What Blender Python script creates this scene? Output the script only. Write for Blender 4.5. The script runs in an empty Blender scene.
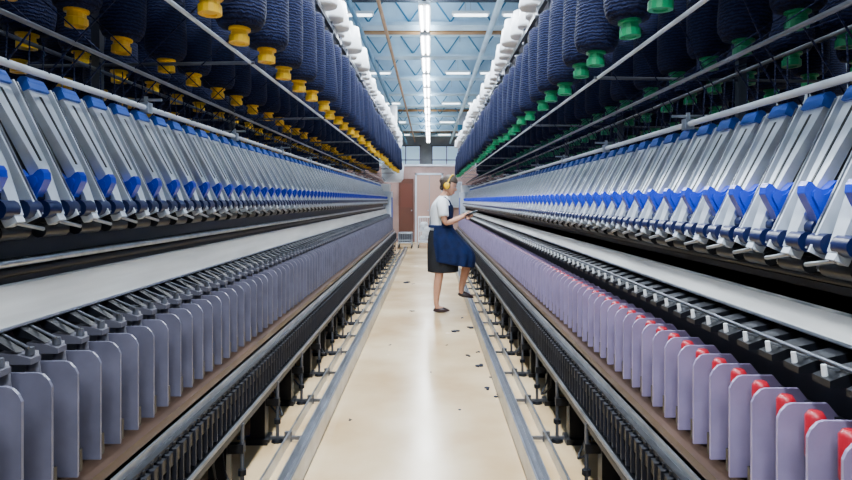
import bpy, math, random
from mathutils import Vector, Matrix, noise
random.seed(7)
H=1.33
# ------------------------------------------------------------------ materials
def mat(name,col,rough=.5,metal=0,var=.0,scale=8,bump=0,bscale=60,emit=None,estr=0,spec=.5,stretch=None,coat=0):
    m=bpy.data.materials.new(name); m.use_nodes=True
    nt=m.node_tree; b=nt.nodes['Principled BSDF']
    b.inputs['Base Color'].default_value=(*col,1); b.inputs['Roughness'].default_value=rough
    b.inputs['Metallic'].default_value=metal
    b.inputs['Specular IOR Level'].default_value=spec
    b.inputs['Coat Weight'].default_value=coat
    tc=nt.nodes.new('ShaderNodeTexCoord'); mp=nt.nodes.new('ShaderNodeMapping')
    nt.links.new(tc.outputs['Object'],mp.inputs['Vector'])
    if stretch: mp.inputs['Scale'].default_value=stretch
    if var>0:
        n=nt.nodes.new('ShaderNodeTexNoise'); n.inputs['Scale'].default_value=scale; n.inputs['Detail'].default_value=5
        nt.links.new(mp.outputs[0],n.inputs['Vector'])
        mx=nt.nodes.new('ShaderNodeMix'); mx.data_type='RGBA'
        mx.inputs[6].default_value=(*[c*(1-var) for c in col],1)
        mx.inputs[7].default_value=(*[min(1,c*(1+var)) for c in col],1)
        mr=nt.nodes.new('ShaderNodeMapRange'); mr.inputs[1].default_value=.3; mr.inputs[2].default_value=.7
        nt.links.new(n.outputs[0],mr.inputs[0]); nt.links.new(mr.outputs[0],mx.inputs[0])
        nt.links.new(mx.outputs[2],b.inputs['Base Color'])
    if bump>0:
        n2=nt.nodes.new('ShaderNodeTexNoise'); n2.inputs['Scale'].default_value=bscale
        nt.links.new(mp.outputs[0],n2.inputs['Vector'])
        bp=nt.nodes.new('ShaderNodeBump'); bp.inputs['Strength'].default_value=bump; bp.inputs['Distance'].default_value=.01
        nt.links.new(n2.outputs[0],bp.inputs['Height']); nt.links.new(bp.outputs[0],b.inputs['Normal'])
    if emit:
        b.inputs['Emission Color'].default_value=(*emit,1); b.inputs['Emission Strength'].default_value=estr
    return m
def yarnmat(name,c1,c2):
    m=mat(name,c1,.8,spec=.2); nt=m.node_tree; b=nt.nodes['Principled BSDF']
    tc=nt.nodes.new('ShaderNodeTexCoord')
    w=nt.nodes.new('ShaderNodeTexWave'); w.wave_type='BANDS'; w.bands_direction='Z'
    w.inputs['Scale'].default_value=20; w.inputs['Distortion'].default_value=5; w.inputs['Detail'].default_value=3
    w.inputs['Detail Scale'].default_value=2.5
    nt.links.new(tc.outputs['Object'],w.inputs['Vector'])
    n=nt.nodes.new('ShaderNodeTexNoise'); n.inputs['Scale'].default_value=70; n.inputs['Detail'].default_value=4
    nt.links.new(tc.outputs['Object'],n.inputs['Vector'])
    ad=nt.nodes.new('ShaderNodeMath'); ad.operation='MULTIPLY'
    nt.links.new(w.outputs[1],ad.inputs[0]); nt.links.new(n.outputs[0],ad.inputs[1])
    mx=nt.nodes.new('ShaderNodeMix'); mx.data_type='RGBA'
    mx.inputs[6].default_value=(*c1,1); mx.inputs[7].default_value=(*c2,1)
    nt.links.new(ad.outputs[0],mx.inputs[0]); nt.links.new(mx.outputs[2],b.inputs['Base Color'])
    bp=nt.nodes.new('ShaderNodeBump'); bp.inputs['Strength'].default_value=.7; bp.inputs['Distance'].default_value=.008
    nt.links.new(ad.outputs[0],bp.inputs['Height']); nt.links.new(bp.outputs[0],b.inputs['Normal'])
    return m
NAVY=yarnmat('navy_yarn',(.0025,.004,.020),(.014,.026,.105))
LINT=mat('dark_lint',(.01,.012,.025),.9)
YEL=mat('yellow_plastic',(.86,.50,.0),.4)
GRN=mat('green_plastic',(.0,.27,.10),.4)
STEEL=mat('steel',(.48,.53,.60),.28,.9,.2,20)
ALU=mat('aluminium_arm',(.70,.77,.88),.30,.45,.15,12)
PAINT=mat('pale_paint',(.56,.63,.74),.4,0,.1,6)
BEIGE=mat('cream_beam',(.56,.56,.55),.5,0,.22,4,stretch=(1,.3,4))
BLACK=mat('black_plastic',(.005,.006,.010),.4,0,.3,10)
DARK=mat('dark_body',(.004,.005,.012),.6,0,.4,5)
BLUE=mat('blue_plastic',(.0,.035,.60),.3)
BLUE2=mat('dark_blue_roller',(.002,.008,.06),.35)
BLUECAP=mat('blue_cap',(.015,.08,.42),.4)
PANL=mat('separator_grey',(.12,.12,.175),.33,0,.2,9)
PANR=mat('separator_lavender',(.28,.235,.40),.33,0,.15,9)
RED=mat('red_tube',(.38,.004,.02),.4)
PINKT=mat('rose_tube',(.20,.06,.10),.5)
WHITE=mat('white_plastic',(.80,.83,.88),.4)
BROWN=mat('brown_rail',(.085,.05,.035),.4,.3,.35,8,stretch=(1,.3,1))
RAILM=mat('floor_rail_metal',(.12,.13,.16),.35,.6,.3,6)
RAILE=mat('floor_rail_edge',(.34,.36,.40),.3,.8,.3,6)
GREYC=mat('grey_cop',(.075,.075,.10),.5)
# ------------------------------------------------------------------ builder
class B:
    def __init__(s): s.v=[];s.f=[];s.m=[];s.sm=[];s.mats=[]
    def mi(s,m):
        if m not in s.mats: s.mats.append(m)
        return s.mats.index(m)
    def add(s,vs,fs,m,smooth=False):
        o=len(s.v); s.v+= [tuple(v) for v in vs]; k=s.mi(m)
        for f in fs: s.f.append([i+o for i in f]); s.m.append(k); s.sm.append(smooth)
    def box(s,x0,x1,y0,y1,z0,z1,m):
        vs=[(x,y,z) for x in(x0,x1) for y in(y0,y1) for z in(z0,z1)]
        s.add(vs,[(0,1,3,2),(4,6,7,5),(0,4,5,1),(2,3,7,6),(0,2,6,4),(1,5,7,3)],m)
    def prism(s,pts,y0,y1,m):
        n=len(pts)
        vs=[(p[0],y0,p[1]) for p in pts]+[(p[0],y1,p[1]) for p in pts]
        s.add(vs,[tuple(range(n)),tuple(range(2*n-1,n-1,-1))]+[(i,i+n,(i+1)%n+n,(i+1)%n) for i in range(n)],m)
    def cyl(s,p0,p1,r0,r1,m,n=10,smooth=True):
        p0=Vector(p0);p1=Vector(p1);d=(p1-p0).normalized()
        a=d.orthogonal().normalized(); c=d.cross(a); vs=[]
        for p,r in((p0,r0),(p1,r1)):
            for i in range(n):
                t=2*math.pi*i/n; vs.append(p+(a*math.cos(t)+c*math.sin(t))*r)
        s.add(vs,[(i,(i+1)%n,(i+1)%n+n,i+n) for i in range(n)],m,smooth)
        s.add(vs[:n],[tuple(range(n))],m); s.add(vs[n:],[tuple(range(n))],m)
    def lathe(s,M,prof,m,n=14,smooth=True):
        vs=[];k=len(prof)
        for r,z in prof:
            for i in range(n):
                t=2*math.pi*i/n; vs.append(M@Vector((r*math.cos(t),r*math.sin(t),z)))
        s.add(vs,[(j*n+i,j*n+(i+1)%n,(j+1)*n+(i+1)%n,(j+1)*n+i) for j in range(k-1) for i in range(n)],m,smooth)
    def ell(s,c,r,m,R=None,nu=14,nv=10,fn=None):
        vs=[];c=Vector(c)
        for j in range(nv+1):
            p=math.pi*j/nv
            for i in range(nu):
                t=2*math.pi*i/nu
                d=Vector((math.sin(p)*math.cos(t),math.sin(p)*math.sin(t),math.cos(p)))
                q=Vector((d.x*r[0],d.y*r[1],d.z*r[2]))
                if fn: q=fn(d,q)
                if R: q=R@q
                vs.append(c+q)
        s.add(vs,[(j*nu+i,(j+1)*nu+i,(j+1)*nu+(i+1)%nu,j*nu+(i+1)%nu) for j in range(nv) for i in range(nu)],m,True)
    def obj(s,name,parent=None,fix=True):
        me=bpy.data.meshes.new(name); me.from_pydata(s.v,[],s.f)
        for m in s.mats: me.materials.append(m)
        me.polygons.foreach_set('material_index',s.m); me.polygons.foreach_set('use_smooth',s.sm)
        me.update()
        if fix:
            import bmesh
            bm=bmesh.new(); bm.from_mesh(me); bmesh.ops.recalc_face_normals(bm,faces=bm.faces); bm.to_mesh(me); bm.free()
        o=bpy.data.objects.new(name,me); bpy.context.collection.objects.link(o)
        if parent: o.parent=parent
        return o
def empty(name):
    o=bpy.data.objects.new(name,None); bpy.context.collection.objects.link(o); return o
def arr(o,n,dy):
    a=o.modifiers.new('Array','ARRAY'); a.count=n; a.use_relative_offset=False; a.use_constant_offset=True
    a.constant_offset_displace=(0,dy,0)
# ------------------------------------------------------------------ spinning frames
def frame(s,off,dz,y1,tipm,pan,left):
    root=empty('spinning_frame'); Y0=-.6; L=y1-Y0
    X=lambda x:s*(x+off)
    P=lambda pts:[(X(a),b) for a,b in pts]
    def bx(b,x0,x1,y0,y1,z0,z1,m): b.box(min(X(x0),X(x1)),max(X(x0),X(x1)),y0,y1,z0,z1,m)
    # body
    b=B()
    bx(b,1.19,2.35,Y0,y1,.30,1.50+dz,DARK)
    bx(b,1.0,1.2,Y0,y1,.42,1.12,DARK)
    bx(b,.90,2.3,Y0,y1,.16,.42,DARK)
    b.prism(P([(1.05,1.10),(1.19,1.10),(1.19,1.5+dz),(1.12,1.5+dz)]),Y0,y1,BLACK)
    b.obj('machine_body',root)
    # rails
    b=B()
    bt=1.055 if not left else 1.10
    b.prism(P([(.965,.995),(.985,.985),(1.02,bt-.01),(1.005,bt+.005),(.985,bt)]),Y0,y1,BEIGE)
    b.prism(P([(.962,.990),(.985,.980),(.985,.986),(.963,.998)]),Y0,y1,STEEL)
    bx(b,1.0,1.05,Y0,y1,1.0,1.10,BLACK)
    bx(b,.775,.80,Y0,y1,.545,.575,BROWN)
    bx(b,.80,.97,Y0,y1,.53,.565,BROWN)
    bx(b,.765,.775,Y0,y1,.50,.53,RAILE)
    bx(b,.74,.765,Y0,y1,.49,.505,BLACK)
    bx(b,.70,.712,Y0,y1,.337,.35,RAILE)
    bx(b,.70,.90,Y0,y1,.31,.335,BLACK)
    bx(b,.87,.90,Y0,y1,.60,.625,STEEL)
    b.cyl((X(.99),Y0,1.16),(X(.99),y1,1.16),.012,.012,STEEL)
    b.cyl((X(1.0),Y0,1.24+dz),(X(1.0),y1,1.24+dz),.010,.010,STEEL)
    b.cyl((X(1.02),Y0,1.13),(X(1.02),y1,1.13),.02,.02,BLACK)
    b.obj('longitudinal_rails',root)
    # top rail with clamps
    b=B()
    b.cyl((X(1.11),Y0,1.655+dz),(X(1.11),y1,1.655+dz),.012,.012,PAINT,12)
    y=1.42 if left else 1.36
    while y<y1:
        bx(b,1.092,1.128,y,y+.045,1.632+dz,1.678+dz,STEEL)
        b.cyl((X(1.11),y+.02,1.66+dz),(X(1.11),y+.02,1.705+dz),.009,.009,STEEL,8)
        b.cyl((X(1.04),y+.02,1.69+dz),(X(1.2),y+.02,1.69+dz),.006,.006,STEEL,8)
        b.cyl((X(1.2),y+.02,1.45+dz),(X(1.2),y+.02,1.70+dz),.01,.01,RAILM,8)
        y+=1.2
    b.obj('guide_rail',root)
    # drafting arms module
    p=.175
    b=B()
    A=Vector((1.13,1.60+dz));C=Vector((.935,1.195+dz)); d=(C-A).normalized(); n=Vector((d.y,-d.x))
    if n.x>0: n=-n
    def bar(t0,t1,h0,h1,y0,y1,m):
        a=A.lerp(C,t0);c=A.lerp(C,t1)
        b.prism(P([tuple(a+n*h0),tuple(a+n*h1),tuple(c+n*h1),tuple(c+n*h0)]),y0,y1,m)
    def plate(t0,t1,h0,h1,ya,yb,yc,yd,m,g0=0,g1=0):
        a=A.lerp(C,t0);c=A.lerp(C,t1); vs=[]
        for q,u,w,g in((a,ya,yb,g0),(c,yc,yd,g1)):
            for h in(h0,h1+g):
                r=q+n*h
                vs+=[(X(r.x),u,r.y),(X(r.x),w,r.y)]
        b.add(vs,[(0,1,3,2),(4,6,7,5),(0,4,5,1),(2,3,7,6),(0,2,6,4),(1,5,7,3)],m)
    plate(.04,.66,.0,.020,.006,.098,.026,.078,ALU,.0,.012)
    plate(.66,.98,.0,.020,.026,.078,.034,.070,ALU,.012,-.002)
    plate(.08,.62,.020,.0215,.046,.058,.048,.056,BLACK,0,.012)
    bar(.0,1,-.03,.026,.118,.125,PAINT)
    bar(.0,.98,-.03,.022,.140,.146,RAILE)
    bar(.02,.9,-.06,-.004,.0,.175,BLACK)
    plate(-.03,.04,-.01,.030,.008,.096,.004,.10,BLUECAP)
    a=A.lerp(C,-.02)
    b.cyl((X(a.x-.01),.012,a.y+.008),(X(a.x-.01),.092,a.y+.008),.02,.02,BLUECAP,10)
    px,pz=(.985,(1.325+dz) if not left else 1.365)
    sh=[(-.042,.022),(-.040,.040),(-.032,.052),(-.022,.048),(-.010,.036),(.004,.030),(.018,.034),(.030,.046),(.040,.054),(.050,.050),(.052,.034),(.046,.012),(.034,-.014),(.020,-.040),(.012,-.062),(.0,-.066),(-.008,-.050),(-.018,-.024),(-.032,.0)]
    b.prism(P([(px+q[0]-.014,pz+q[1]) for q in sh]),-.012,.020,BLUE)
    b.prism(P([(px+q[0]*.6-.014,pz+q[1]*.6) for q in sh]),-.020,-.012,BLUE)
    b.cyl((X(.945),.0,1.225+dz),(X(.945),.055,1.225+dz),.026,.026,BLUE2,12)
    b.cyl((X(.945),.09,1.225+dz),(X(.945),.145,1.225+dz),.026,.026,BLUE2,12)
    b.cyl((X(.975),.0,1.26+dz),(X(.975),.055,1.26+dz),.022,.022,BLUE2,12)
    b.cyl((X(.965),.02,1.165+dz),(X(.965),.13,1.165+dz),.022,.022,BLACK,10)
    b.cyl((X(.93),.05,1.19+dz),(X(.93),.16,1.17+dz),.006,.006,RAILE,6)
    bar(.96,1.02,-.02,.016,.036,.068,PAINT)
    for yy in(.03,.10):
        b.cyl((X(1.12),yy,1.60+dz),(X(1.18),yy+.1,1.80+dz),.0025,.0025,NAVY,4)
    o=b.obj('drafting_arms',root); o.location.y=Y0; arr(o,int(L/p),p)
    # separators / cops / lappets
    q=.11; zt=.90 if left else .862
    N=int(L/q)
    for part,(i0,cnt,cm) in enumerate([(0,N,None)] if left else [(0,44,RED),(44,N-44,PINKT)]):
        b=B()
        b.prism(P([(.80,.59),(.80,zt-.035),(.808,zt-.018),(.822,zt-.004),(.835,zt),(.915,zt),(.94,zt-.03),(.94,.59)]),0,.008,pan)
        bx(b,.80,.81,.010,.022,.60,.66,BLACK)
        bx(b,.93,.945,0,.11,.56,zt-.03,BLACK)
        if left:
            b.lathe(Matrix.Translation((X(.885),.06,.58)),[(.0,0),(.022,0),(.024,.1),(.018,.30),(.012,.36),(0,.36)],GREYC,8)
            b.prism(P([(.865,.915),(.865,.930),(.90,.940),(.95,.945),(.95,.915)]),.020,.060,GREYC)
            b.prism(P([(.90,.945),(.98,.962),(1.0,1.0),(.95,.975)]),.02,.05,BLACK)
            b.cyl((X(.88),.04,.935),(X(.88),.04,.955),.012,.010,RAILM,8)
            b.cyl((X(.87),.02,.958),(X(.98),.07,.985),.004,.004,RAILM,5)
        else:
            b.lathe(Matrix.Translation((X(.865),.06,.58)),[(.0,0),(.025,0),(.027,.08),(.020,.20)],GREYC,8)
            b.lathe(Matrix.Translation((X(.855),.06,.75)),[(.018,0),(.022,.01),(.022,.10),(.014,.112),(0,.112)],cm,8)
            b.prism(P([(.86,.925),(.86,.94),(.90,.955),(.99,.975),(.99,.93)]),.02,.08,BLACK)
            b.cyl((X(.872),.05,.925),(X(.866),.05,.968),.007,.006,WHITE,7)
            b.cyl((X(.90),.05,.955),(X(.87),.05,.965),.004,.004,RAILE,6)
            b.cyl((X(.90),.0,.965),(X(.90),.11,.965),.006,.006,RAILM,6)
        o=b.obj('separators_and_cops_%d'%(part+1),root); o.location.y=Y0+i0*q; arr(o,cnt,q)
    # whorls
    b=B()
    b.cyl((X(.745),.02,.36),(X(.745),.02,.50),.017,.012,BLACK,8)
    bx(b,.722,.80,.0,.035,.44,.485,BLACK)
    bx(b,.715,.73,.038,.048,.36,.49,DARK)
    o=b.obj('spindle_whorls',root); o.location.y=Y0; arr(o,int(L/.055),.055)
    # legs
    b=B()
    bx(b,.76,.84,0,.07,.03,.33,BLACK)
    bx(b,.74,.86,-.02,.09,.0,.03,BLACK)
    b.cyl((X(.70),.035,.0),(X(.70),.035,.018),.035,.03,BLACK,12)
    b.cyl((X(.70),.035,.01),(X(.70),.035,.33),.009,.009,RAILM,8)
    b.cyl((X(.70),.035,.10),(X(.70),.035,.125),.02,.02,BLACK,6)
    bx(b,.69,.80,.02,.05,.20,.24,BLACK)
    bx(b,.62,.66,.025,.045,.0,.055,RAILM)
    bx(b,.56,.92,.028,.042,.012,.03,RAILM)
    o=b.obj('machine_feet',root); o.location.y=-.45; arr(o,int(L/.62),.62)
    # cables hanging under frame
    b=B(); y=1.2
    while y<y1-.5:
        pv=None
        for k in range(9):
            t=k/8; pp=(X(.74+.03*math.sin(t*9)),y+.16*t,.31-.22*math.sin(math.pi*t))
            if pv: b.cyl(pv,pp,.006,.006,BLACK,6)
            pv=pp
        y+=random.uniform(.5,1.1)
    b.obj('drive_cables',root)
    # creel
    b=B()
    for x,z in((.86,1.955),(1.0,1.80),(1.22,1.83)):
        xx=s*x if x<.9 else X(x)
        b.cyl((xx,Y0,z+dz*.4),(xx,y1,z+dz*.4),.008,.008,PAINT if x<.9 else RAILM,8)
    for x in(.80,1.39,1.75,2.2,2.7):
        b.box(min(s*(x-.015),s*(x+.015)),max(s*(x-.015),s*(x+.015)),Y0,y1,2.70,2.73,RAILM)
    y=.9 if left else 1.1
    while y<y1:
        for x in (1.57,2.45):
            b.box(min(s*x,s*(x+.04)),max(s*x,s*(x+.04)),y,y+.04,1.40,2.76,RAILM)
        b.box(min(s*.78,s*2.8),max(s*.78,s*2.8),y,y+.03,2.72,2.76,RAILM)
        b.cyl((s*.84,y+.02,1.955+dz*.4),(s*2.45,y+.02,1.93+dz*.4),.008,.008,RAILM,8)
        y+=1.95
    b.box(min(s*.80,s*1.0),max(s*.80,s*1.0),Y0,y1,2.76,2.775,WHITE)
    b.box(min(s*1.3,s*2.8),max(s*1.3,s*2.8),Y0,y1,2.76,2.775,DARK)
    b.obj('creel_frame',root)
    # end cabinet
    b=B()
    bx(b,.86,2.35,y1,y1+.7,.0,1.55,PAINT); bx(b,.85,.87,y1+.1,y1+.6,.15,1.4,BLUECAP)
    bx(b,.9,2.3,y1+.05,y1+.5,1.55,1.75,WHITE)
    b.obj('end_cabinet',root)
    # bobbins
    b=B(); pitch=.39
    for ri,x in enumerate((.80,1.39,1.75,2.2,2.7)):
        y=.10+(.0,.2,.07,.25,.1)[ri]+(0.12 if left else .0)-.4
        while y<y1-.1:
            zz=1.97+dz*.35+random.uniform(-.012,.016)
            T=Matrix.Translation((s*x+random.uniform(-.010,.010),y,zz+.35))@Matrix.Rotation(random.uniform(-.05,.05),4,'X')@Matrix.Rotation(random.uniform(-.05,.05),4,'Y')@Matrix.Translation((0,0,-.35))
            k=random.uniform(.90,1.08)
            b.lathe(T,[(0,.006),(.024,.006),(.026,0),(.042,0),(.042,.03)],tipm,14,False)
            b.lathe(T,[(.042,.03),(.036,.034),(.034,.052),(.046,.056),(.046,.066)],tipm,14,False)
            b.lathe(T,[(.03,.062),(.085*k,.072),(.1*k,.10),(.105*k,.14),(.1*k,.3),(.092*k,.47),(.082*k,.575),(.05,.60),(0,.605)],NAVY,16)
            b.lathe(T,[(.014,.6),(.014,.67),(.03,.675),(.03,.70),(.012,.705),(.012,.765)],RAILM,8)
            if x<1.8:
                b.cyl((s*x,y+.03,zz+.09),(X(1.0),y+.15,1.80+dz*.4),.003,.003,NAVY,4)
                b.cyl((X(1.0),y+.15,1.80+dz*.4),(X(1.15),y+.2,1.62+dz),.003,.003,NAVY,4)
            y+=pitch
    b.obj('yarn_bobbins',root)
    # white spare packages on the creel top
    b=B(); y=.2
    while y<y1-.2:
        for x in(.83,1.5,2.0):
            T=Matrix.Translation((s*(x+random.uniform(-.05,.04)),y+random.uniform(-.04,.04),2.776))@Matrix.Rotation(random.uniform(0,6),4,'Z')
            k=random.uniform(.85,1.2)
            b.lathe(T,[(0,0),(.1*k,0),(.105*k,.02),(.075*k,.2*k),(.03,.215*k),(.025,.25*k),(0,.25*k)],WHITE,12)
        y+=.27
    b.obj('spare_white_cones',root)
    return root
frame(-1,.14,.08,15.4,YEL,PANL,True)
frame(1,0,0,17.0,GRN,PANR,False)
# floor rails of travelling cleaner
for s,a in((-1,.60),(1,.46)):
    b=B()
    f=lambda x0,x1,z0,z1,m=RAILM:b.box(min(s*x0,s*x1),max(s*x0,s*x1),-1,17.3 if s>0 else 15.8,z0,z1,m)
    f(a,a+.010,0,.12,RAILE); f(a+.010,a+.055,.06,.07); f(a+.055,a+.063,0,.12,RAILE); f(a-.0,a+.08,0.001,.012)
    f(a+.165,a+.175,0,.06,RAILE); f(a+.175,a+.2,.0,.02)
    b.obj('cleaner_floor_track')
# ------------------------------------------------------------------ room
def floormat():
    m=mat('floor_paint',(.66,.55,.40),.22,0,0)
    nt=m.node_tree;b=nt.nodes['Principled BSDF']
    tc=nt.nodes.new('ShaderNodeTexCoord')
    n=nt.nodes.new('ShaderNodeTexNoise');n.inputs['Scale'].default_value=1.3;n.inputs['Detail'].default_value=8
    nt.links.new(tc.outputs['Object'],n.inputs['Vector'])
    cr=nt.nodes.new('ShaderNodeValToRGB'); e=cr.color_ramp.elements
    e[0].position=.3;e[0].color=(.54,.35,.16,1);e[1].position=.65;e[1].color=(.76,.57,.34,1)
    nt.links.new(n.outputs[0],cr.inputs[0]);nt.links.new(cr.outputs[0],b.inputs['Base Color'])
    mr=nt.nodes.new('ShaderNodeMapRange');mr.inputs[3].default_value=.12;mr.inputs[4].default_value=.34
    nt.links.new(n.outputs[0],mr.inputs[0]);nt.links.new(mr.outputs[0],b.inputs['Roughness'])
    return m
b=B(); b.box(-6,6,-3,30,-.1,0,floormat()); b.obj('floor')
CEIL=mat('ceiling_concrete',(.16,.27,.38),.7,0,.35,1.2)
WALL=mat('wall_plaster',(.28,.32,.38),.7,0,.2,2)
b=B(); b.box(-6,6,-3,30,4.9,5.0,CEIL); b.obj('ceiling')
b=B(); b.box(-6.1,-6,-3,30,0,4.9,WALL); b.obj('wall_left')
b=B(); b.box(6,6.1,-3,30,0,4.9,WALL); b.obj('wall_right')
b=B(); b.box(-6,6,30,30.1,0,4.9,WALL); b.obj('wall_far')
WIN=mat('window_glass',(.4,.6,.8),.2,emit=(.45,.72,1),estr=.6)
for i,x in enumerate((-4.4,-1.6,1.2,4.0)):
    b=B(); b.box(x-1.1,x+1.1,29.93,29.99,2.7,4.0,WIN)
    for t in(-1.12,-.4,.36,1.08): b.box(x+t,x+t+.05,29.88,29.99,2.66,4.04,RAILM)
    for z in(2.64,3.3,4.0): b.box(x-1.15,x+1.15,29.88,29.99,z,z+.05,RAILM)
    b.obj('window_%d'%(i+1))
BEAM=mat('beam_paint',(.50,.70,.90),.5,0,.2,2); OCH=mat('ochre_pipe',(.34,.17,.06),.5,0,.3,3); TEAL=mat('teal_pipe',(.015,.17,.32),.4,.2,.2,3)
DGR=mat('cable_tray',(.02,.035,.06),.6,0,.2,3); LBL=mat('skylight_panel',(.65,.84,.98),.4,0,.15,1.5)
y=3.6;i=0
while y<29.5:
    b=B()
    b.box(-6,6,y,y+.32,4.30,4.36,BEAM); b.box(-6,6,y+.12,y+.20,4.36,4.9,BEAM); b.box(-6,6,y+.04,y+.28,4.84,4.9,BEAM)
    xx=-5.6
    while xx<5.6:
        b.cyl((xx,y+.02,4.86),(xx+.35,y+.02,4.36),.015,.015,TEAL,6); b.cyl((xx+.35,y+.02,4.36),(xx+.7,y+.02,4.86),.015,.015,TEAL,6); xx+=.7
    b.obj('ceiling_beam')
    y+=2.2
b=B()
y=4.6;k=0
while y<29:
    m=(OCH,LBL,TEAL,LBL,OCH,DGR,LBL)[k%7]
    if m is LBL: b.box(-5.9,5.9,y,y+.5,4.72,4.76,m)
    elif k%2: b.box(-5.9,5.9,y,y+.16,4.46,4.54,m)
    else: b.cyl((-5.9,y,4.5),(5.9,y,4.5),.045,.045,m,10)
    for x in(-5,-2.5,0.6,3): b.cyl((x,y+.05,4.5),(x,y+.05,4.92),.008,.008,STEEL,6)
    y+=.8 if k%2 else 1.05; k+=1
b.obj('ceiling_pipes')
b=B()
for x,z,m,r in((-1.15,4.14,TEAL,.04),(-.75,4.22,OCH,.03),(1.0,4.16,BEAM,.05),(1.45,4.18,TEAL,.07),(-2.6,4.0,BEAM,.15),(2.7,4.05,TEAL,.08)):
    b.cyl((x,1,z),(x,29.8,z),r,r,m,14)
    yy=3.7
    while yy<29: b.cyl((x,yy,z),(x,yy,4.33),.01,.01,STEEL,6); yy+=2.2
b.obj('ceiling_ducts')
TUBE=mat('tube_glow',(1,1,1),.3,emit=(1,.99,1),estr=20)
CT=mat('cross_tube_glow',(1,1,1),.3,emit=(.85,.95,1),estr=5)
for x in(-.08,-3.7,3.7):
    root=empty('fluorescent_light_row')
    b=B(); y=-2.5
    while y<28:
        b.box(x-.085,x+.085,y,y+1.28,4.05,4.10,WHITE)
        for t in(-.045,.045): b.cyl((x+t,y+.05,4.03),(x+t,y+1.22,4.03),.018,.018,TUBE,8)
        for t in(.2,1.1): b.cyl((x,y+t,4.1),(x,y+t,4.9),.006,.006,STEEL,5)
        y+=1.55
    o=b.obj('tube_fixtures',root)
    b=B(); b.box(x-.03,x+.03,-2.6,28.2,4.11,4.15,RAILM); b.obj('light_trunking',root)
    if abs(x)<1:
        b=B()
        for yy in(9.6,14.0,18.4,22.8,27.2):
            for xx in(-2.2,-1.5,.35,1.15,1.95):
                b.box(xx,xx+.6,yy-.06,yy+.06,4.30,4.34,WHITE); b.cyl((xx+.03,yy,4.28),(xx+.57,yy,4.28),.018,.018,CT,8)
                b.cyl((xx+.3,yy,4.34),(xx+.3,yy,4.9),.006,.006,STEEL,5)
        b.obj('cross_tube_fixtures',root)
    for yy in(-.5,5,10.5,16,21.5,26):
        l=bpy.data.lights.new('tube_light','AREA'); l.shape='RECTANGLE'; l.size=.22; l.size_y=5.2
        l.energy=(360 if yy<9 else 290 if yy<12 else 180 if yy<18 else 60) if abs(x)<1 else (90 if yy<18 else 30)
        l.color=(.86,.94,1)
        lo=bpy.data.objects.new('tube_light',l); bpy.context.collection.objects.link(lo); lo.location=(x,yy,3.99); lo.parent=root
    for yy in(2,9,16,23):
        l=bpy.data.lights.new('tube_uplight','AREA'); l.shape='RECTANGLE'; l.size=.15; l.size_y=6; l.energy=85
        l.color=(.75,.90,1)
        lo=bpy.data.objects.new('tube_uplight',l); bpy.context.collection.objects.link(lo); lo.location=(x,yy,4.17); lo.rotation_euler=(math.pi,0,0); lo.parent=root
# partition with doors
PINK=mat('partition_paint',(.34,.22,.20),.6,0,.2,2); DOORB=mat('door_brown',(.10,.028,.014),.5,0,.1,3)
b=B(); b.box(-3,3,19,19.12,0,2.4,PINK); b.box(-3.05,3.05,18.97,19.15,2.4,2.46,PAINT); b.obj('wall_partition')
root=empty('door_1'); b=B()
b.box(-.42,.36,18.94,19.0,0,2.12,mat('door_cream',(.50,.32,.27),.5)); b.obj('leaf',root)
b=B(); 
b.box(-.47,-.42,18.92,19.0,0,2.18,PAINT); b.box(.36,.41,18.92,19.0,0,2.18,PAINT); b.box(-.47,.41,18.92,19.0,2.12,2.18,PAINT)
b.box(-.03,-.01,18.93,18.95,.02,2.1,WALL)
b.cyl((-.06,18.93,1.0),(-.06,18.90,1.0),.02,.02,STEEL); b.obj('door_frame',root)
root=empty('door_2'); b=B(); b.box(-.98,-.52,18.94,19.0,0,2.0,DOORB); b.box(-.92,-.58,18.93,18.94,1.1,1.85,mat('door_panel_red',(.13,.03,.015),.5)); b.box(-.92,-.58,18.93,18.94,.15,.95,DOORB)
b.cyl((-.58,18.93,1.0),(-.58,18.89,1.0),.02,.02,STEEL); b.obj('leaf',root)
for x in(-1.35,1.1):
    b=B(); b.box(x-.12,x+.12,20.5,20.74,0,4.29,PAINT); b.box(x-.16,x+.16,20.46,20.78,3.7,3.9,TEAL); b.box(x-.16,x+.16,20.46,20.78,0,.15,RAILM); b.obj('support_column')
b=B(); b.box(.62,1.0,18.80,18.99,1.1,1.9,PAINT); b.box(.64,.98,18.79,18.80,1.12,1.88,WALL); b.cyl((.8,18.9,1.9),(.8,18.9,2.4),.02,.02,RAILM); b.cyl((.93,18.79,1.5),(.93,18.77,1.5),.015,.015,BLACK); b.obj('electrical_cabinet')
b=B(); 
b.lathe(Matrix.Translation((-.98,15.75,1.80)),[(0,0),(.22,0),(.28,.08),(.30,.4),(.24,.55),(.22,.9),(.26,1.0),(.24,1.3),(.12,1.4),(.12,2.0),(0,2.0)],WHITE,18); b.obj('filter_duct')
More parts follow.
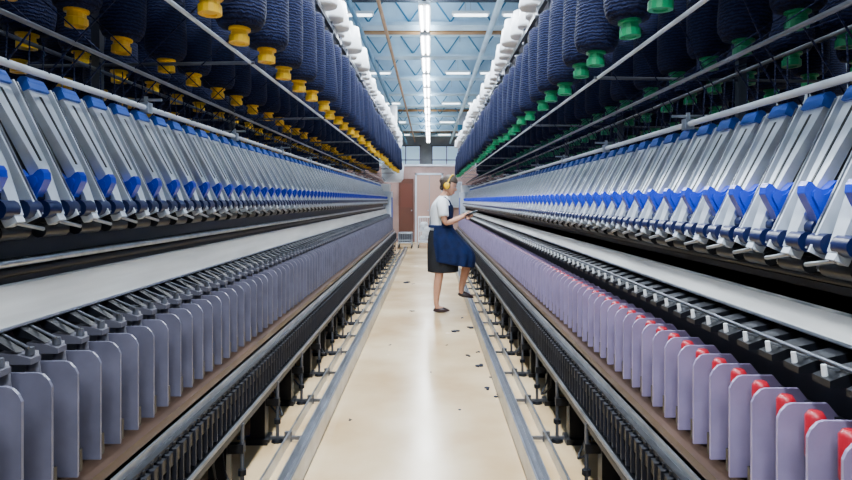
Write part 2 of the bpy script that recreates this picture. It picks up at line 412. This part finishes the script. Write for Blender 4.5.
# trolleys
def trolley(name,x,y,w,d,h,m):
    b=B()
    for i in(0,1):
        for j in(0,1):
            px=x+i*w;py=y+j*d
            b.cyl((px,py,.1),(px,py,h),.014,.014,m,8)
            b.cyl((px-.015,py,.05),(px+.015,py,.05),.05,.05,BLACK,12)
    for z in(.16,h*.55,h):
        for j in(0,1): b.cyl((x,y+j*d,z),(x+w,y+j*d,z),.012,.012,m,6); b.cyl((x+j*w,y,z),(x+j*w,y+d,z),.012,.012,m,6)
    for k in range(1,7):
        t=k/7
        for j in(0,1): b.cyl((x+w*t,y+j*d,.16),(x+w*t,y+j*d,h),.006,.006,m,5); b.cyl((x+j*w,y+d*t,.16),(x+j*w,y+d*t,h),.006,.006,m,5)
    b.box(x,x+w,y,y+d,.15,.17,m)
    return b
b=trolley('',-.32,16.6,.42,.6,.85,WHITE)
for i in range(8):
    b.ell((-.2+.06*(i%3),16.75+.12*(i//3),.28+.12*(i%4)),(.09,.09,.08),WHITE)
b.obj('wire_basket_trolley')
b=trolley('',-.86,16.4,.36,.5,.42,STEEL); b.box(-.84,-.52,16.42,16.88,.18,.4,RAILM); b.obj('low_metal_cart')
# lint debris
b=B()
def fl(px,py,r):
    Y=600*H/(py-200); x=(px-430)/600*Y
    for k in range(3):
        sd=random.random()*50
        b.ell((x+random.uniform(-r,r)*.8,Y+random.uniform(-r,r)*1.5,r*.12),(r*random.uniform(.5,1),r*random.uniform(.5,1.1),r*.22),LINT,nu=10,nv=6,
          fn=lambda d,q:q*(1+.6*noise.noise(d*2.2+Vector((sd,0,0)))))
for px,py,r in((408,283,.05),(413,284,.02),(455,331,.035),(471,328,.03),(462,318,.015),(468,356,.02),(480,366,.028),(487,389,.02),(497,396,.025),(509,408,.035),(505,404,.02),(412,311,.02),(447,345,.01),(390,345,.01),(492,378,.016),(513,417,.02),(478,352,.015),(431,372,.008),(460,410,.01),(350,420,.009)):
    fl(px,py,r)
b.obj('lint_debris')
# ------------------------------------------------------------------ woman
SKIN=mat('skin',(.58,.30,.20),.5,0,.06,20); SHIRT=mat('white_shirt',(.80,.83,.88),.8,0,.06,12,.3,30)
APR=mat('navy_apron',(.005,.014,.065),.8,0,.3,14,.3,40,spec=.2); SKIRT=mat('charcoal_skirt',(.022,.024,.03),.85,0,.2,12,spec=.2)
HAIR=mat('dark_brown_hair',(.042,.028,.020),.6,0,.4,40,.6,80); SHOE=mat('dark_shoe',(.02,.007,.01),.4); EYE=mat('eye_white',(.6,.6,.6),.3); IRIS=mat('iris',(.03,.02,.015),.3); LIP=mat('lips',(.5,.16,.14),.5)
W=empty('woman_worker'); O=Vector((0,7.19,0))
def skin(name,pts,edges,mt,sub=2,root=0):
    me=bpy.data.meshes.new(name); me.from_pydata([Vector(p[0])+O for p in pts],edges,[])
    o=bpy.data.objects.new(name,me); bpy.context.collection.objects.link(o); o.parent=W
    m=o.modifiers.new('Skin','SKIN'); m.use_smooth_shade=True
    for i,p in enumerate(pts):
        r=p[1] if isinstance(p[1],tuple) else (p[1],p[1])
        me.skin_vertices[0].data[i].radius=r; me.skin_vertices[0].data[i].use_root=(i==root)
    sm=o.modifiers.new('Sub','SUBSURF'); sm.levels=sub; sm.render_levels=sub
    me.materials.append(mt)
    return o
pts=[((.13,0,.88),(.11,.14)),((.13,0,1.03),(.095,.12)),((.135,0,1.18),(.10,.13)),((.155,0,1.33),(.06,.08)),((.185,0,1.40),.052),((.21,0,1.45),.05),
 ((.12,-.085,.84),.088),((.115,-.09,.66),.078),((.112,-.09,.47),.056),((.09,-.09,.34),.055),((.072,-.09,.11),.034),((.08,-.09,.06),.034),((.17,-.095,.035),.028),
 ((.16,.085,.84),.088),((.32,.10,.73),.078),((.465,.10,.62),.058),((.425,.10,.45),.054),((.375,.10,.24),.034),((.385,.10,.19),.034),((.48,.10,.155),.028),
 ((.14,-.155,1.30),.054),((.155,-.195,1.17),.044),((.175,-.21,1.055),.037),((.28,-.17,1.085),.034),((.375,-.125,1.125),.024),((.41,-.11,1.14),.027),
 ((.165,.155,1.30),.054),((.20,.185,1.17),.044),((.235,.195,1.065),.037),((.33,.14,1.10),.034),((.415,.075,1.145),.024),((.445,.06,1.155),.027)]
ed=[(0,1),(1,2),(2,3),(3,4),(4,5),(0,6),(6,7),(7,8),(8,9),(9,10),(10,11),(11,12),(0,13),(13,14),(14,15),(15,16),(16,17),(17,18),(18,19),
 (2,20),(20,21),(21,22),(22,23),(23,24),(24,25),(2,26),(26,27),(27,28),(28,29),(29,30),(30,31)]
skin('body',pts,ed,SKIN)
def fingers(c,s,nm):
    c=Vector(c)
    for i in range(4):
        off=(i-1.5)*.017; L=(.05,.062,.058,.045)[i]
        p0=c+Vector((.01,off*.55*s,off*.9-.005))
        p1=p0+Vector((L*.55,s*.012,-.006)); p2=p1+Vector((L*.35,s*.022,.004)); p3=p2+Vector((L*.1,s*.018,.008))
        skin(nm+'_finger_%d'%(i+1),[(p0,.009),(p1,.0085),(p2,.008),(p3,.006)],[(0,1),(1,2),(2,3)],SKIN,1)
    p0=c+Vector((-.005,s*.01,.012))
    skin(nm+'_thumb',[(p0,.010),(p0+Vector((.022,s*.012,.022)),.009),(p0+Vector((.048,s*.02,.024)),.007)],[(0,1),(1,2)],SKIN,1)
fingers((.415,-.11,1.14),1,'right_hand'); fingers((.45,.06,1.155),-1,'left_hand')
b=B()
R=Matrix.Rotation(-.35,3,'Y')
def rb(c,dx,dy,dz,m,R=R):
    vs=[Vector(c)+O+R@Vector((x*dx,y*dy,z*dz)) for x in(-1,1) for y in(-1,1) for z in(-1,1)]
    b.add(vs,[(0,1,3,2),(4,6,7,5),(0,4,5,1),(2,3,7,6),(0,2,6,4),(1,5,7,3)],m)
rb((.495,-.025,1.175),.075,.10,.007,BLACK); rb((.494,-.025,1.183),.064,.088,.001,mat('tablet_screen',(.05,.06,.08),.15))
b.obj('tablet',W)
def loft(name,secs,mt,a0=0,a1=360,n=40,fold=0,nf=9,thick=.006,closed=True,subd=1):
    vs=[];fs=[];full=(a1-a0)>=360; cols=n if full else n+1
    for k,(c,rx,ry,*ex) in enumerate(secs):
        amp=fold*(k/(len(secs)-1)); tilt=ex[0] if ex else 0
        for i in range(cols):
            t=math.radians(a0+(a1-a0)*i/n)
            r=1+amp*math.sin(t*nf+k*.25)
            x=rx*math.cos(t)*r; vs.append(Vector((c[0]+x,c[1]+ry*math.sin(t)*r,c[2]+tilt*math.cos(t)))+O)
    for k in range(len(secs)-1):
        for i in range(n if full else n):
            j=(i+1)%cols if full else i+1
            fs.append((k*cols+i,k*cols+j,(k+1)*cols+j,(k+1)*cols+i))
    bb=B(); bb.add(vs,fs,mt,True); o=bb.obj(name,W)
    so=o.modifiers.new('Solid','SOLIDIFY'); so.thickness=thick; so.offset=1
    su=o.modifiers.new('Sub','SUBSURF'); su.levels=subd; su.render_levels=subd
    return o
def path_loft(name,ps,mt,n=16):
    vs=[];fs=[]
    for k,(c,r) in enumerate(ps):
        c=Vector(c); d=(Vector(ps[min(k+1,len(ps)-1)][0])-Vector(ps[max(k-1,0)][0])).normalized()
        a=d.cross(Vector((0,1,0))).normalized(); e=d.cross(a)
        for i in range(n):
            t=2*math.pi*i/n; vs.append(c+O+(a*math.cos(t)+e*math.sin(t))*r)
    for k in range(len(ps)-1):
        for i in range(n): fs.append((k*n+i,k*n+(i+1)%n,(k+1)*n+(i+1)%n,(k+1)*n+i))
    bb=B(); bb.add(vs,fs,mt,True); o=bb.obj(name,W)
    so=o.modifiers.new('Solid','SOLIDIFY'); so.thickness=.006; so.offset=0
    return o
loft('shirt',[((.125,0,.93),.125,.165),((.125,0,1.0),.118,.150),((.125,0,1.08),.118,.148),((.135,0,1.17),.132,.165),((.138,0,1.25),.125,.178),((.148,0,1.31),.098,.165),((.16,0,1.35),.070,.115),((.172,0,1.378),.058,.068)],SHIRT)
path_loft('sleeve_right',[((.142,-.115,1.305),.062),((.14,-.155,1.295),.066),((.15,-.182,1.23),.062),((.157,-.196,1.16),.060),((.16,-.200,1.135),.059)],SHIRT)
path_loft('sleeve_left',[((.165,.115,1.305),.062),((.168,.155,1.295),.066),((.185,.178,1.23),.062),((.20,.19,1.16),.060),((.205,.192,1.135),.059)],SHIRT)
loft('skirt',[((.13,0,.98),.125,.158),((.13,0,.90),.150,.178),((.14,0,.80),.165,.182),((.155,0,.68),.180,.180),((.155,0,.56),.180,.172),((.155,0,.47),.175,.165)],SKIRT,fold=.03,nf=8)
loft('apron_skirt',[((.13,0,1.02),.134,.168,0),((.14,0,.96),.155,.180,0),((.165,0,.88),.205,.195,-.005),((.20,0,.80),.26,.20,-.015),((.23,0,.735),.29,.205,-.03),((.24,0,.67),.295,.205,-.04),((.24,0,.61),.285,.205,-.045),((.235,0,.575),.28,.205,-.05)],APR,a0=-128,a1=128,n=72,fold=.055,nf=13)
loft('apron_bib',[((.13,0,1.27),.137,.178),((.132,0,1.2),.148,.182),((.128,0,1.12),.140,.172),((.128,0,1.06),.132,.164),((.13,0,1.0),.142,.175)],APR,a0=-88,a1=88)
loft('apron_belt',[((.13,0,1.035),.138,.170),((.13,0,1.0),.148,.178)],APR)
for sgn,nm in((-1,'apron_strap_right'),(1,'apron_strap_left')):
    path_loft(nm,[((.245,sgn*.09,1.26),.014),((.225,sgn*.10,1.31),.014),((.175,sgn*.10,1.355),.014),((.11,sgn*.09,1.34),.014),((.045,sgn*.06,1.25),.014),((.015,sgn*.03,1.12),.014),((.01,sgn*.03,1.03),.014)],APR,8)
# shoes
b=B()
def shoe(hx,y,hz,tx,tz):
    d=Vector((tx-hx,0,tz-hz)); L=d.length; ang=math.atan2(d.z,d.x)
    R=Matrix.Rotation(-ang,3,'Y')
    def fn(dd,q):
        q=q.copy()
        if q.z<0: q.z*=.45
        if q.x>0: q.z*=(1-.45*dd.x)
        if dd.x<-.2: q.z*=1.15
        q.y*=1+.15*dd.x
        return q
    b.ell(Vector(((hx+tx)/2,y,(hz+tz)/2+.022))+O,(L/2,.043,.048),SHOE,R,18,12,fn)
shoe(.035,-.09,.0,.235,0.0); shoe(.335,.10,.165,.535,.120)
b.obj('shoes',W)
# head
b=B()
HR=Matrix.Rotation(math.radians(-22),3,'Z')@Matrix.Rotation(math.radians(20),3,'Y')
hc=Vector((.232,0,1.500))+O
def hf(d,q):
    q=q.copy()
    if d.z<0:
        k=-d.z; q.y*=1-.38*k*k
        if d.x<0: q.x*=1-.45*k
        else: q.x+=.012*k*d.x
    if d.x>.5: q.x-=.006*(d.x-.5)*2*(1 if abs(d.z)<.5 else .3)
    g=math.exp(-((d.y/.13)**2)-((d.z+.12)/.16)**2)
    if d.x>0: q.x+=.024*g*(1.0-(d.z+.12)*1.2)
    e=math.exp(-(((abs(d.y)-.33)/.15)**2)-((d.z-.08)/.12)**2)
    if d.x>0: q.x-=.007*e
    c=math.exp(-((d.y/.3)**2)-((d.z+.86)/.14)**2)
    if d.x>0: q.x+=.018*c
    return q
b.ell(hc,(.092,.074,.115),SKIN,HR,40,32,hf)
P=lambda x,y,z: hc+HR@Vector((x,y,z))
for sg in(-1,1):
    b.ell(P(.071,sg*.027,.006),(.009,.011,.006),EYE,HR); b.ell(P(.078,sg*.027,.005),(.003,.005,.005),IRIS,HR)
    b.ell(P(.084,sg*.028,.024),(.006,.016,.003),HAIR,HR)
    b.ell(P(0,sg*.074,-.01),(.017,.009,.03),SKIN,HR)
    b.ell(P(0,sg*.090,-.002),(.038,.020,.042),YEL,HR,18,12); b.ell(P(0,sg*.076,-.002),(.040,.010,.044),BLACK,HR,18,10)
b.ell(P(.088,0,-.058),(.008,.022,.005),LIP,HR); b.ell(P(.087,0,-.068),(.008,.018,.006),LIP,HR)
def hairf(d,q):
    q=q*(1+.03*noise.noise(Vector((d.x*3,d.y*14,d.z*3))))
    if d.x>.45 and d.z<.38:
        q=q*(.80)
    if d.z<-.45: q=q*.78
    return q
b.ell(P(-.008,0,.016),(.108,.087,.118),HAIR,HR,36,26,hairf)
b.ell(P(-.095,0,.03),(.045,.05,.045),HAIR,HR,16,12)
b.ell(P(-.075,0,-.045),(.035,.055,.04),HAIR,HR,16,12)
prev=None
for i in range(17):
    t=math.pi*i/16; p=P(0,.094*math.cos(t),.0+.142*math.sin(t))
    if prev is not None: b.cyl(prev,p,.007,.007,YEL,8)
    prev=p
b.obj('head',W)
# ------------------------------------------------------------------ world, camera
w=bpy.data.worlds.new('World'); bpy.context.scene.world=w; w.use_nodes=True
w.node_tree.nodes['Background'].inputs[0].default_value=(.62,.78,1,1); w.node_tree.nodes['Background'].inputs[1].default_value=.35
c=bpy.data.cameras.new('Camera'); co=bpy.data.objects.new('Camera',c); bpy.context.collection.objects.link(co)
c.sensor_width=36; c.lens=600/852*36; c.clip_start=.05
co.location=(0,0,H); co.rotation_euler=(math.radians(90),0,0)
c.shift_x=-(430-426)/852; c.shift_y=-(240-200)/852
bpy.context.scene.camera=co
